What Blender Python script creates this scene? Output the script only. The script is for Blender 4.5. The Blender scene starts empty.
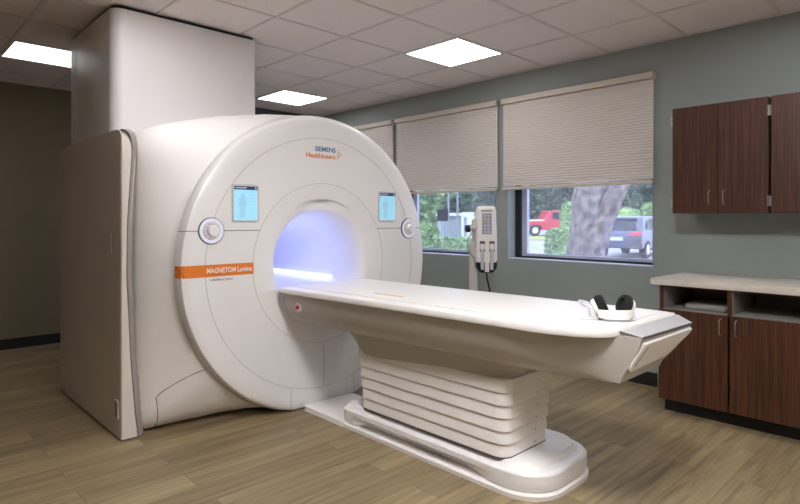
import bpy, bmesh, math, random
from mathutils import Vector, Matrix, noise
random.seed(7)
S = bpy.context.scene
COL = S.collection
H = 2.7156

# ------------------------------------------------------------ materials
def lin(c):
    return tuple(((v/255)/12.92 if v/255 <= .04045 else ((v/255+.055)/1.055)**2.4) for v in c)
def mat(name, rgb, rough=.5, metal=0, spec=.5, emit=None, es=0, noise_amt=0, nscale=20, coat=0, bump=0):
    m = bpy.data.materials.new(name); m.use_nodes = True
    nt = m.node_tree; b = nt.nodes['Principled BSDF']
    c = lin(rgb)
    b.inputs['Base Color'].default_value = (*c, 1)
    b.inputs['Roughness'].default_value = rough
    b.inputs['Metallic'].default_value = metal
    b.inputs['Specular IOR Level'].default_value = spec
    b.inputs['Coat Weight'].default_value = coat
    b.inputs['Coat Roughness'].default_value = .12
    if emit:
        b.inputs['Emission Color'].default_value = (*lin(emit), 1)
        b.inputs['Emission Strength'].default_value = es
    if noise_amt or bump:
        tc = nt.nodes.new('ShaderNodeTexCoord'); n = nt.nodes.new('ShaderNodeTexNoise')
        n.inputs['Scale'].default_value = nscale; n.inputs['Detail'].default_value = 5
        nt.links.new(tc.outputs['Object'], n.inputs['Vector'])
        if noise_amt:
            r = nt.nodes.new('ShaderNodeValToRGB')
            r.color_ramp.elements[0].position = .3; r.color_ramp.elements[1].position = .7
            r.color_ramp.elements[0].color = (*[v*(1-noise_amt) for v in c], 1)
            r.color_ramp.elements[1].color = (*[min(1, v*(1+noise_amt)) for v in c], 1)
            nt.links.new(n.outputs['Fac'], r.inputs['Fac']); nt.links.new(r.outputs['Color'], b.inputs['Base Color'])
        if bump:
            bp = nt.nodes.new('ShaderNodeBump'); bp.inputs['Strength'].default_value = bump
            nt.links.new(n.outputs['Fac'], bp.inputs['Height']); nt.links.new(bp.outputs['Normal'], b.inputs['Normal'])
    return m

def wood_mat(name, dark, light, axis='Z', scale=1.0):
    m = bpy.data.materials.new(name); m.use_nodes = True
    nt = m.node_tree; L = nt.links; b = nt.nodes['Principled BSDF']
    tc = nt.nodes.new('ShaderNodeTexCoord'); mp = nt.nodes.new('ShaderNodeMapping')
    mp.inputs['Scale'].default_value = (60*scale, 60*scale, 1.6*scale)
    n = nt.nodes.new('ShaderNodeTexNoise'); n.inputs['Scale'].default_value = 1; n.inputs['Detail'].default_value = 6; n.inputs['Roughness'].default_value = .6
    mp2 = nt.nodes.new('ShaderNodeMapping'); mp2.inputs['Scale'].default_value = (220*scale, 220*scale, 6*scale)
    n2 = nt.nodes.new('ShaderNodeTexNoise'); n2.inputs['Scale'].default_value = 1; n2.inputs['Detail'].default_value = 3
    mx = nt.nodes.new('ShaderNodeMix'); mx.inputs[0].default_value = .35
    L.new(tc.outputs['Object'], mp.inputs['Vector']); L.new(mp.outputs[0], n.inputs['Vector'])
    L.new(tc.outputs['Object'], mp2.inputs['Vector']); L.new(mp2.outputs[0], n2.inputs['Vector'])
    L.new(n.outputs['Fac'], mx.inputs[2]); L.new(n2.outputs['Fac'], mx.inputs[3])
    r = nt.nodes.new('ShaderNodeValToRGB')
    r.color_ramp.elements[0].position = .36; r.color_ramp.elements[1].position = .64
    r.color_ramp.elements[0].color = (*lin(dark), 1); r.color_ramp.elements[1].color = (*lin(light), 1)
    L.new(mx.outputs[0], r.inputs['Fac']); L.new(r.outputs['Color'], b.inputs['Base Color'])
    b.inputs['Roughness'].default_value = .38
    return m

def floor_mat():
    m = bpy.data.materials.new('oak_vinyl_planks'); m.use_nodes = True
    nt = m.node_tree; L = nt.links; b = nt.nodes['Principled BSDF']; N = nt.nodes.new
    tc = N('ShaderNodeTexCoord')
    br = N('ShaderNodeTexBrick'); br.offset = .37
    br.inputs['Scale'].default_value = 1; br.inputs['Brick Width'].default_value = 1.22; br.inputs['Row Height'].default_value = .18
    br.inputs['Mortar Size'].default_value = .0016; br.inputs['Mortar Smooth'].default_value = .2; br.inputs['Bias'].default_value = 0
    br.inputs['Color1'].default_value = (*lin((166, 147, 112)), 1); br.inputs['Color2'].default_value = (*lin((136, 119, 90)), 1)
    br.inputs['Mortar'].default_value = (*lin((100, 87, 68)), 1)
    L.new(tc.outputs['Object'], br.inputs['Vector'])
    # grain, stretched along x, shifted per plank
    addv = N('ShaderNodeVectorMath'); addv.operation = 'MULTIPLY_ADD'
    addv.inputs[1].default_value = (7, 7, 7)
    L.new(br.outputs['Color'], addv.inputs[0]); L.new(tc.outputs['Object'], addv.inputs[2])
    mp = N('ShaderNodeMapping'); mp.inputs['Scale'].default_value = (1.3, 22, 1)
    L.new(addv.outputs[0], mp.inputs['Vector'])
    n = N('ShaderNodeTexNoise'); n.inputs['Scale'].default_value = 1; n.inputs['Detail'].default_value = 7; n.inputs['Roughness'].default_value = .62; n.inputs['Distortion'].default_value = .7
    L.new(mp.outputs[0], n.inputs['Vector'])
    mpf = N('ShaderNodeMapping'); mpf.inputs['Scale'].default_value = (4, 130, 1); L.new(addv.outputs[0], mpf.inputs['Vector'])
    nf = N('ShaderNodeTexNoise'); nf.inputs['Scale'].default_value = 1; nf.inputs['Detail'].default_value = 3; L.new(mpf.outputs[0], nf.inputs['Vector'])
    r = N('ShaderNodeValToRGB'); e = r.color_ramp.elements
    e[0].position = .3; e[0].color = (.42, .40, .37, 1); e[1].position = .68; e[1].color = (1.25, 1.24, 1.22, 1)
    k = e.new(.5); k.color = (.93, .92, .9, 1)
    L.new(n.outputs['Fac'], r.inputs['Fac'])
    rf = N('ShaderNodeValToRGB'); rf.color_ramp.elements[0].position = .3; rf.color_ramp.elements[0].color = (.8, .79, .77, 1)
    rf.color_ramp.elements[1].position = .7; rf.color_ramp.elements[1].color = (1.1, 1.1, 1.1, 1); L.new(nf.outputs['Fac'], rf.inputs['Fac'])
    m1 = N('ShaderNodeMix'); m1.data_type = 'RGBA'; m1.blend_type = 'MULTIPLY'; m1.inputs[0].default_value = .8
    L.new(br.outputs['Color'], m1.inputs[6]); L.new(r.outputs['Color'], m1.inputs[7])
    m2 = N('ShaderNodeMix'); m2.data_type = 'RGBA'; m2.blend_type = 'MULTIPLY'; m2.inputs[0].default_value = .7
    L.new(m1.outputs[2], m2.inputs[6]); L.new(rf.outputs['Color'], m2.inputs[7])
    L.new(m2.outputs[2], b.inputs['Base Color'])
    b.inputs['Roughness'].default_value = .46
    bp = N('ShaderNodeBump'); bp.inputs['Strength'].default_value = .08; L.new(nf.outputs['Fac'], bp.inputs['Height']); L.new(bp.outputs[0], b.inputs['Normal'])
    return m

def glass_mat():
    m = bpy.data.materials.new('window_glass'); m.use_nodes = True
    nt = m.node_tree; L = nt.links; nt.nodes.remove(nt.nodes['Principled BSDF']); out = nt.nodes['Material Output']
    t = nt.nodes.new('ShaderNodeBsdfTransparent'); t.inputs[0].default_value = (.84, .88, .96, 1)
    g = nt.nodes.new('ShaderNodeBsdfGlossy'); g.inputs['Roughness'].default_value = .03
    d = nt.nodes.new('ShaderNodeBsdfDiffuse'); d.inputs[0].default_value = (.75, .78, .95, 1)  # lilac veil: haze and reflections put into the glass as diffuse colour
    mx = nt.nodes.new('ShaderNodeMixShader'); mx.inputs[0].default_value = .10
    mx2 = nt.nodes.new('ShaderNodeMixShader'); mx2.inputs[0].default_value = .13
    L.new(t.outputs[0], mx.inputs[1]); L.new(g.outputs[0], mx.inputs[2])
    L.new(mx.outputs[0], mx2.inputs[1]); L.new(d.outputs[0], mx2.inputs[2]); L.new(mx2.outputs[0], out.inputs[0])
    return m

M = dict(
    white=mat('white_plastic', (242, 239, 236), .32, coat=.25),
    white_matte=mat('white_matte_plastic', (240, 235, 230), .5),
    tower=mat('painted_tower_cover', (232, 227, 226), .42),
    cover=mat('side_cover_plastic', (222, 212, 202), .45),
    top=mat('tabletop_white', (236, 232, 226), .38),
    grey=mat('warm_grey_plastic', (182, 176, 168), .42),
    lgrey=mat('light_grey_plastic', (204, 202, 201), .4),
    facet=mat('facet_grey', (178, 176, 176), .4),
    strip=mat('grey_rubber_strip', (158, 150, 143), .55),
    seam=mat('seam_dark', (92, 86, 82), .8),
    seamlight=mat('seam_grey', (166, 158, 153), .8),
    orange=mat('orange_band', (232, 128, 40), .4),
    orange_dark=mat('orange_letter', (236, 140, 66), .5),
    blue=mat('logo_blue', (58, 124, 164), .5),
    textgrey=mat('caption_grey', (120, 118, 118), .6),
    textwhite=mat('caption_white', (250, 246, 240), .5),
    yellow=mat('yellow_marker', (222, 176, 60), .5),
    red=mat('red_button', (196, 30, 48), .4),
    black=mat('black_plastic', (22, 22, 24), .45),
    blackfoam=mat('black_foam', (26, 26, 28), .95, noise_amt=.4, nscale=120, bump=.4),
    kick=mat('black_toe_kick', (20, 19, 18), .6),
    metal=mat('brushed_steel', (190, 186, 178), .28, metal=1),
    wall=mat('grey_green_paint', (149, 155, 151), .7, bump=.03, nscale=180),
    wallback=mat('olive_paint', (124, 112, 88), .75, bump=.03, nscale=180),
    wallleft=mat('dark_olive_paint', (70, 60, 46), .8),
    wallfront=mat('pale_paint', (205, 202, 196), .8),
    walldark=mat('charcoal_soffit', (58, 58, 60), .8),
    tile=mat('ceiling_tile', (236, 228, 226), .9, noise_amt=.05, nscale=90, bump=.25),
    tbar=mat('ceiling_grid_metal', (222, 213, 210), .55),
    frame_dark=mat('dark_window_frame', (28, 30, 40), .4),
    frame_light=mat('pale_window_frame', (190, 194, 214), .4),
    blind=mat('beige_cellular_fabric', (214, 205, 198), .85),
    blindrail=mat('beige_rail', (206, 194, 178), .5),
    counter=mat('beige_laminate', (206, 198, 184), .45, noise_amt=.05, nscale=60),
    cabinet=wood_mat('walnut_laminate', (44, 23, 14), (94, 54, 34)),
    cabin=mat('cabinet_lining', (150, 147, 138), .6),
    cabedge=mat('walnut_edge', (92, 50, 36), .5),
    screen=mat('screen_glow', (150, 210, 235), .3, emit=(166, 214, 236), es=.16),
    screen_head=mat('screen_header', (30, 50, 84), .4, emit=(40, 66, 110), es=.12),
    screen_fig=mat('screen_figure', (150, 196, 220), .4, emit=(132, 192, 222), es=.14),
    dial_ring=mat('dial_ring', (236, 238, 250), .3, emit=(226, 230, 255), es=.06),
    led=mat('bore_led', (255, 255, 255), .3, emit=(222, 236, 255), es=.6),
    bore=mat('bore_liner', (216, 214, 232), .45),
    lampframe=mat('troffer_frame', (225, 222, 218), .5),
    silver=mat('syringe_clear', (205, 206, 212), .2),
    keypad=mat('keypad_grey', (150, 156, 176), .5),
    pole=mat('pole_enamel', (205, 199, 192), .4),
    glass=glass_mat(),
    bark=mat('grey_bark', (120, 108, 104), .95, noise_amt=.75, nscale=9, bump=1),
    leaf=mat('dark_green_leaves', (70, 94, 62), .8, noise_amt=.6, nscale=1.6),
    leaf2=mat('light_green_leaves', (124, 152, 96), .8, noise_amt=.35, nscale=9),
    asphalt=mat('pale_asphalt', (150, 146, 152), .95, noise_amt=.1, nscale=2),
    grass=mat('dry_grass', (140, 148, 84), .95, noise_amt=.25, nscale=3),
    truck=mat('red_truck_paint', (176, 34, 56), .3),
    suv=mat('grey_car_paint', (92, 94, 112), .28, metal=.3),
    carglass=mat('car_glass', (34, 38, 50), .12),
    tyre=mat('tyre_rubber', (28, 28, 30), .8),
    tail=mat('tail_light', (190, 40, 50), .3),
    utility=mat('utility_box_paint', (186, 192, 188), .6),
    utility2=mat('grey_wall_paint', (120, 128, 130), .7),
    floor=floor_mat(),
    dlight=mat('cubby_shelf', (150, 148, 140), .7),
)

LAMP_POWER = dict(lamp_window=3.0, lamp_back=5, lamp_tower=.9, lamp_scanner=3.5, lamp_near=29, lamp_cupboard=2.5, lamp_rear=10, lamp_rear_wall=6, fill_left=3.5)
for k_, p_ in LAMP_POWER.items():
    M[k_] = mat('diffuser_'+k_, (250, 250, 250), .5, emit=(250, 250, 255), es=p_)
# ------------------------------------------------------------ helpers
ORG = {}
def tag(o, label=None, cat=None, group=None, kind=None):
    if label: o['label'] = label
    if cat: o['category'] = cat
    if group: o['group'] = group
    if kind: o['kind'] = kind
    return o
def root(name, loc, label, cat, group=None, kind=None):
    o = bpy.data.objects.new(name, None); COL.objects.link(o); o.location = loc
    o.empty_display_size = .1
    ORG[o.name] = Vector(loc)
    return tag(o, label, cat, group, kind)
def obj(name, bm, m, parent=None, smooth=False, angle=35):
    """link a bmesh given in world coordinates as one mesh object"""
    if parent is not None:
        bmesh.ops.translate(bm, verts=bm.verts, vec=-ORG[parent.name])
    bmesh.ops.recalc_face_normals(bm, faces=bm.faces)
    me = bpy.data.meshes.new(name); bm.to_mesh(me); bm.free()
    ms = m if isinstance(m, (list, tuple)) else [m]
    for x in ms: me.materials.append(x)
    o = bpy.data.objects.new(name, me); COL.objects.link(o)
    if smooth:
        for p in me.polygons: p.use_smooth = True
        if angle < 180:
            me.set_sharp_from_angle(angle=math.radians(angle))
    if parent is not None:
        o.parent = parent; ORG[o.name] = ORG[parent.name].copy()
    else: ORG[o.name] = Vector((0, 0, 0))
    return o
def box(bm, a, b, bev=0, seg=2, mi=0):
    a = Vector(a); b = Vector(b)
    r = bmesh.ops.create_cube(bm, size=1)
    vs = r['verts']
    for v in vs:
        v.co = Vector(((a.x+b.x)/2+v.co.x*(b.x-a.x), (a.y+b.y)/2+v.co.y*(b.y-a.y), (a.z+b.z)/2+v.co.z*(b.z-a.z)))
    fs = set(f for v in vs for f in v.link_faces)
    for f in fs: f.material_index = mi
    if bev:
        es = list(set(e for v in vs for e in v.link_edges))
        bmesh.ops.bevel(bm, geom=es, offset=bev, segments=seg, affect='EDGES', profile=.5, material=-1)
    return bm
def BX(a, b, bev=0, seg=2): return box(bmesh.new(), a, b, bev, seg)
def tube(bm, pts, r, n=8, caps=True, mi=0):
    pts = [Vector(p) for p in pts]; rs = r if isinstance(r, (list, tuple)) else [r]*len(pts)
    rings = []; up = None
    for i, p in enumerate(pts):
        t = (pts[min(i+1, len(pts)-1)]-pts[max(i-1, 0)]).normalized()
        if up is None:
            up = Vector((0, 0, 1)) if abs(t.z) < .9 else Vector((1, 0, 0))
        u = (up-t*up.dot(t)).normalized(); w = t.cross(u); up = u
        rings.append([bm.verts.new(p+(u*math.cos(2*math.pi*k/n)+w*math.sin(2*math.pi*k/n))*rs[i]) for k in range(n)])
    for a, b in zip(rings, rings[1:]):
        for k in range(n):
            f = bm.faces.new((a[k], a[(k+1) % n], b[(k+1) % n], b[k])); f.material_index = mi
    if caps:
        bm.faces.new(rings[0][::-1]).material_index = mi; bm.faces.new(rings[-1]).material_index = mi
    return bm
def TB(pts, r, n=8): return tube(bmesh.new(), pts, r, n)
def stack(rings, cap0=True, cap1=True, bm=None, close=True):
    """skin rings of equal point count"""
    bm = bm or bmesh.new()
    R = [[bm.verts.new(p) for p in r] for r in rings]
    n = len(R[0])
    for a, b in zip(R, R[1:]):
        for k in range(n if close else n-1):
            bm.faces.new((a[k], a[(k+1) % n], b[(k+1) % n], b[k]))
    if cap0: bm.faces.new(R[0][::-1])
    if cap1: bm.faces.new(R[-1])
    return bm
def rrect(x0, x1, y0, y1, r, n=6):
    """rounded rectangle points counter-clockwise; r may be 4 radii (x1y1, x0y1, x0y0, x1y0)"""
    rr = r if isinstance(r, (list, tuple)) else [r]*4
    out = []
    for (cx, cy, sx, sy, a0), q in zip(((x1, y1, -1, -1, 0), (x0, y1, 1, -1, 90), (x0, y0, 1, 1, 180), (x1, y0, -1, 1, 270)), rr):
        for k in range(n+1):
            a = math.radians(a0+90*k/n)
            out.append((cx+sx*q+q*math.cos(a), cy+sy*q+q*math.sin(a)))
    return out
def prism(pts, axis, lo, hi, bev=0):
    """extrude 2-D polygon: axis 'y' -> pts are (x,z); 'x' -> (y,z); 'z' -> (x,y)"""
    f = {'y': lambda p, t: (p[0], t, p[1]), 'x': lambda p, t: (t, p[0], p[1]), 'z': lambda p, t: (p[0], p[1], t)}[axis]
    bm = stack([[f(p, lo) for p in pts], [f(p, hi) for p in pts]])
    if bev:
        bmesh.ops.recalc_face_normals(bm, faces=bm.faces)
        es = [e for e in bm.edges if len(e.link_faces) == 2 and e.calc_face_angle(0) > .6]
        bmesh.ops.bevel(bm, geom=es, offset=bev, segments=2, affect='EDGES', profile=.5)
    return bm
def lathe(c, prof, n=32, axis='y'):
    """prof: (radius, offset along axis)"""
    c = Vector(c); rings = []
    for r, t in prof:
        ring = []
        for k in range(n):
            a = 2*math.pi*k/n
            if axis == 'y': ring.append(c+Vector((r*math.cos(a), t, r*math.sin(a))))
            elif axis == 'z': ring.append(c+Vector((r*math.cos(a), r*math.sin(a), t)))
            else: ring.append(c+Vector((t, r*math.cos(a), r*math.sin(a))))
        rings.append(ring)
    return stack(rings)
def struct(name, bm, m, **k):
    return tag(obj(name, bm, m, **k), kind='structure')
def text(name, body, size, m, parent, loc, width=None, bold=.0, shear=0, ex=.0006):
    """lettering on a plane facing -y, lower-left corner at loc"""
    cu = bpy.data.curves.new(name, 'FONT'); cu.body = body; cu.size = size; cu.extrude = ex; cu.offset = bold; cu.shear = shear
    cu.resolution_u = 3
    to = bpy.data.objects.new(name+'_tmp', cu); COL.objects.link(to)
    dg = bpy.context.evaluated_depsgraph_get()
    me = bpy.data.meshes.new_from_object(to.evaluated_get(dg))
    bpy.data.objects.remove(to)
    xs = [v.co.x for v in me.vertices]; k = 1
    if width: k = width/(max(xs)-min(xs))
    org = ORG[parent.name]; x0 = min(xs)
    for v in me.vertices:
        x, y, z = v.co
        v.co = Vector((loc[0]+(x-x0)*k, loc[1]-z, loc[2]+y))-org
    me.materials.clear(); me.materials.append(m)
    o = bpy.data.objects.new(name, me); COL.objects.link(o); o.parent = parent; ORG[o.name] = org.copy()
    return o
def lerp(a, b, t): return a+(b-a)*t
def sm(t): t = max(0, min(1, t)); return t*t*(3-2*t)

# ------------------------------------------------------------ room shell
X1, XW = -3.4, 4.55
Y0, YB = -3.2, 6.9
struct('floor', BX((X1-.2, Y0-.2, -.12), (XW+.35, YB+.2, 0)), M['floor'])
# ceiling: tiles with T-bar grid; light positions on the grid
GX, GY, G = 3.919, 1.580, .61
bm = bmesh.new()
box(bm, (X1-.2, Y0-.2, H+.005), (XW+.35, YB+.2, H+.15))
k = -1
while GX-G*k > X1:
    x = GX-G*k; k += 1
    if x < XW: box(bm, (x-.0115, Y0, H), (x+.0115, YB, H+.02), mi=1)
k = -8
while GY+G*k < YB:
    y = GY+G*k; k += 1
    if y > Y0: box(bm, (X1, y-.0115, H+.0005), (XW, y+.0115, H+.02), mi=1)
box(bm, (XW-.022, Y0, H-.001), (XW, YB, H+.02), mi=1); box(bm, (X1, YB-.022, H-.001), (XW, YB, H+.02), mi=1)
struct('ceiling', bm, [M['tile'], M['tbar']])
WINS = [(1.835, 3.22), (3.36, 4.72), (4.86, 6.22)]
WZ0, WZ1 = .942, 2.42
bm = bmesh.new()
prev = Y0
for a, b in WINS:
    box(bm, (XW, prev, 0), (XW+.3, a, H+.1)); box(bm, (XW, a, 0), (XW+.3, b, WZ0)); box(bm, (XW, a, WZ1), (XW+.3, b, H+.1)); prev = b
box(bm, (XW, prev, 0), (XW+.3, YB+.2, H+.1))
struct('wall_right', bm, M['wall'])
struct('wall_back', BX((X1-.2, YB, 0), (XW, YB+.2, H+.1)), M['wallback'])
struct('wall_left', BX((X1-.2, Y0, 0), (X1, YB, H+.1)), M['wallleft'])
struct('wall_front', BX((X1-.2, Y0-.2, 0), (XW+.3, Y0, H+.1)), M['wallfront'])
struct('trim_1', BX((2.6, 6.3, 2.25), (XW, YB, H-.002)), M['walldark'])
struct('baseboard_back', BX((X1, YB-.014, 0), (XW, YB, .105), .002), M['kick'])
struct('baseboard_right', BX((XW-.014, 1.62, 0), (XW, YB-.014, .105), .002), M['kick'])
struct('trim_2', BX((X1, 6.52, 0), (3.6, 6.535, .004)), M['metal'])

# windows
for i, (a, b) in enumerate(WINS):
    xo = XW+.13
    bm = bmesh.new()
    box(bm, (xo, a, WZ0), (xo+.07, a+.055, WZ1)); box(bm, (xo, b-.055, WZ0), (xo+.07, b, WZ1))
    box(bm, (xo, a, WZ0), (xo+.07, b, WZ0+.024)); box(bm, (xo, a, WZ1-.05), (xo+.07, b, WZ1))
    for (p, q) in (((xo+.03, a+.055, WZ0+.024), (xo+.065, a+.062, WZ1-.05)), ((xo+.03, b-.115, WZ0+.024), (xo+.065, b-.055, WZ1-.05)), ((xo+.03, a+.062, WZ0+.024), (xo+.065, b-.115, WZ0+.048))):
        box(bm, p, q, mi=1)
    w = struct('window_%d' % (i+1), bm, [M['frame_dark'], M['frame_light']])
    obj('window_pane', BX((xo+.045, a+.05, WZ0+.04), (xo+.051, b-.05, WZ1-.045)), M['glass'], w)
    obj('window_sill', BX((XW+.001, a+.002, WZ0), (XW+.13, b-.002, WZ0+.006)), M['frame_light'], w)

# ------------------------------------------------------------ blinds
def make_blind(y0, y1):
    r = root('window_blind', (XW, (y0+y1)/2, 1.6), '', 'window blind', 'cellular blinds over the windows')
    obj('headrail', BX((XW-.062, y0, 2.432), (XW-.002, y1, 2.482), .004), M['blindrail'], r)
    obj('headrail_cap', BX((XW-.064, y0-.004, 2.428), (XW-.002, y0, 2.484)), M['grey'], r)
    obj('headrail_cap', BX((XW-.064, y1, 2.428), (XW-.002, y1+.004, 2.484)), M['grey'], r)
    f = []; z = 2.43; pitch = .0235; k = 0
    while z > 1.632:
        f.append((XW-.030-(.0055 if k % 2 else 0), z)); z -= pitch/2; k += 1
    bk = [(XW-.020, q[1]) for q in reversed(f)]
    obj('pleated_fabric', prism([(x, z) for x, z in f+bk], 'y', y0+.006, y1-.006), M['blind'], r)
    obj('bottom_rail', BX((XW-.05, y0+.004, 1.603), (XW-.012, y1-.004, 1.632), .004), M['blindrail'], r)
    return r
def copy_tree(o, off, label, parent=None):
    c = o.copy(); COL.objects.link(c)
    if parent is None: c.location = o.location+Vector(off); c['label'] = label
    else: c.parent = parent
    for ch in [x for x in bpy.data.objects if x.parent == o and x is not c]:
        copy_tree(ch, off, label, c)
    return c
b0 = make_blind(1.813, 3.256)
b0['label'] = 'beige pleated blind nearest the cupboards, over the window with the tree trunk'
copy_tree(b0, (0, 1.5, 0), 'beige pleated blind in the middle, over the window behind the injector stand')
copy_tree(b0, (0, 3.0, 0), 'beige pleated blind farthest away, mostly hidden behind the round scanner face')

# ------------------------------------------------------------ ceiling lights
def make_light(cx, cy, label, lm='lamp_window'):
    r = root('ceiling_light', (cx, cy, H), label, 'ceiling light', 'square light panels in the ceiling grid')
    h = .293
    bm = bmesh.new(); z0, z1 = H-.004, H+.01
    for p, q in (((cx-h, cy-h), (cx+h, cy-h+.012)), ((cx-h, cy+h-.012), (cx+h, cy+h)), ((cx-h, cy-h), (cx-h+.012, cy+h)), ((cx+h-.012, cy-h), (cx+h, cy+h))):
        box(bm, (*p, z0), (*q, z1))
    obj('light_frame', bm, M['lampframe'], r)
    obj('diffuser', BX((cx-h+.012, cy-h+.012, H-.002), (cx+h-.012, cy+h-.012, H+.006)), M[lm], r)
    return r
LAMPS = [
    ('lamp_window', 3.614, 3.105, 'bright square ceiling panel nearest the window wall, above the table side'),
    ('lamp_back', 3.614, 5.545, 'bright square ceiling panel just above the round scanner top, right of the tower'),
    ('lamp_tower', 1.174, 5.545, 'bright square ceiling panel left of the white tower, partly hidden by it'),
    ('lamp_scanner', 1.174, 3.105, 'square ceiling panel outside the picture, above the floor left of the table'),
    ('lamp_near', 1.174, .665, 'square ceiling panel outside the picture, above the floor before the table'),
    ('lamp_cupboard', 3.614, .665, 'square ceiling panel outside the picture, above the floor by the cabinets'),
    ('lamp_rear', 1.174, -1.775, 'square ceiling panel outside the picture, behind the viewpoint on the left'),
    ('lamp_rear_wall', 3.614, -1.775, 'square ceiling panel outside the picture, behind the viewpoint by the window wall'),
    ('fill_left', -1.266, .665, 'added fill panel in the ceiling outside the picture, left of the viewpoint'),  # unseen panel added to brighten the table column
]
for m_, x_, y_, l_ in LAMPS:
    make_light(x_, y_, l_, m_)

# ------------------------------------------------------------ MRI scanner
CX, CZ, YF = 2.412, 1.012, 3.293
mri = root('mri_scanner', (CX, 4.1, 0), 'large white MRI scanner with round front, orange band and glowing blue bore', 'MRI scanner')
NR = 144
ANG = [2*math.pi*(k+.5)/NR for k in range(NR)]
def circ(R, y, zmin=.01, cx=CX):
    out = []
    for a in ANG:
        s = math.sin(a); r = R
        if s < 0: r = min(R, (CZ-zmin)/(-s))
        out.append((cx+r*math.cos(a), y, CZ+r*s))
    return out
# front cover with trumpet into the bore
def cap(a):
    d = abs((a-math.pi/2+math.pi) % (2*math.pi)-math.pi)
    return sm(1-d/.62)
RX = CX+.010
rings = [circ(1.056, YF+.12, cx=RX), circ(1.056, YF+.075, cx=RX), circ(1.050, YF+.05, cx=RX), circ(1.040, YF+.022, cx=CX+.005), circ(1.03, YF+.009), circ(1.012, YF+.002), circ(.96, YF), circ(.885, YF), circ(.6, YF), circ(.56, YF)]
for r, dy in ((.52, .002), (.49, .005), (.47, .008), (.4555, .011)):
    rings.append(circ(r, YF+dy))
def dished(r, dy, drop):
    return [(CX+r*math.cos(a), YF+dy+drop*cap(a), CZ+r*math.sin(a)) for a in ANG]
rings += [dished(.4535, .0115, .050), dished(.43, .017, .050), dished(.41, .025, .038), dished(.395, .037, .022), circ(.38, YF+.056), circ(.368, YF+.085), circ(.359, YF+.125), circ(.353, YF+.18), circ(.35, YF+.24)]
obj('front_cover', stack(rings, False, False), M['white'], mri, True, 40)
obj('bore_liner', stack([circ(.35, YF+.24), circ(.349, 4.95)], False, False), M['white'], mri, True)
# body: rim circle blending to the wide rear housing
XB0, XB1 = 1.215, 3.61
def housing_r(a):
    """radius along angle a of the rear housing outline (arched top, rounded shoulders)"""
    dx, dz = math.cos(a), math.sin(a); best = 9
    hw = (XB1-XB0)/2
    for s in range(1, 400):
        r = s*.0055
        x = abs(r*dx); z = CZ+r*dz
        top = 2.09-.235*(x/hw)**2
        # rounded shoulder
        if x > hw or z < .008 or z > top: best = r; break
        qx, qz = hw-.13, top-.13
        if x > qx and z > qz and math.hypot(x-qx, z-qz) > .13: best = r; break
    return best
HR = [housing_r(a) for a in ANG]
for k, a in enumerate(ANG):
    if math.cos(a) > 0:
        rc = 1.0 if math.sin(a) > 0 else min(1.0, (CZ-.01)/(-math.sin(a)))
        HR[k] = lerp(HR[k], rc, sm(math.cos(a)/.35))
# light smoothing keeps the corners round
HC = CX
def bodyring(y, t, grow=0):
    out = []
    for k, a in enumerate(ANG):
        rc = 1.05
        if math.sin(a) < 0: rc = min(rc, (CZ-.01)/(-math.sin(a)))
        r = lerp(rc, HR[k], t)+grow
        out.append((CX+r*math.cos(a), y, max(.003, CZ+r*math.sin(a))))
    return out
steps = [(YF+.055, 0), (YF+.08, .0), (YF+.11, .12), (YF+.15, .34), (YF+.20, .6), (YF+.25, .8), (YF+.31, .94), (YF+.38, 1), (5.0, 1)]
rs = [bodyring(y, t) for y, t in steps]
rs.append([(p[0]*.97+CX*.03, 5.05, max(.01, CZ+(p[2]-CZ)*.97)) for p in rs[-1]])
rs.append(circ(.351, 5.05)); rs.append(circ(.351, 4.94))
obj('main_housing', stack(rs, False, False), M['white_matte'], mri, True, 50)

# side cover slab (left), with the bowed grey strip between it and the housing
def innerx(z):
    pts = [(0, 1.222), (.15, 1.205), (.5, 1.178), (1.0, 1.156), (1.3, 1.16), (1.55, 1.175), (1.72, 1.187), (1.80, 1.183), (1.835, 1.165), (1.86, 1.14)]
    for (a, xa), (b, xb) in zip(pts, pts[1:]):
        if z <= b: return lerp(xa, xb, (z-a)/(b-a))
    return pts[-1][1]
XS = 1.128
YS0, YS1 = 3.55, 5.04
def cover_section(y, inset, zt, outx):
    P = []
    zs = [.012+(zt-.012)*k/26 for k in range(27)]
    for z in zs: P.append((outx, y, z))
    for z in reversed(zs): P.append((max(outx+.012, innerx(z*1.86/zt)+.02), y, z))
    return P
secs = []
for y, zt, ox in ((YS0, 1.80, XS+.012), (YS0+.003, 1.815, XS+.005), (YS0+.012, 1.832, XS), (YS0+.03, 1.848, XS), (YS0+.06, 1.858, XS), (YS0+.10, 1.862, XS), (4.3, 1.868, XS), (4.6, 1.865, XS), (4.88, 1.855, XS+.003), (4.96, 1.84, XS+.008), (5.01, 1.815, XS+.018), (YS1, 1.78, XS+.04)):
    secs.append(cover_section(y, 0, zt, ox))
sc = obj('side_cover', stack(secs), M['cover'], mri, True, 30)
# strip following the edge
pts = []
P0 = [(z, innerx(z)) for z in [.012+1.80*k/40 for k in range(41)]]
path = [Vector((x+.012, YS0-.004, z)) for z, x in P0]
path += [Vector((1.178, YS0-.003, 1.835)), Vector((1.162, YS0, 1.850)), Vector((1.146, YS0+.012, 1.858))]
path2 = [p+Vector((.022, 0, .004 if i > 38 else 0)) for i, p in enumerate(path)]
bm = bmesh.new()
secs = []
for p in path:
    secs.append([p+Vector((-.012, .0, 0)), p+Vector((-.009, -.007, 0)), p+Vector((.020, .012, .006)), p+Vector((.032, .03, .008)), p+Vector((.032, .09, .008)), p+Vector((-.012, .09, 0))])
obj('edge_strip', stack(secs), M['strip'], mri, True, 30)
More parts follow.
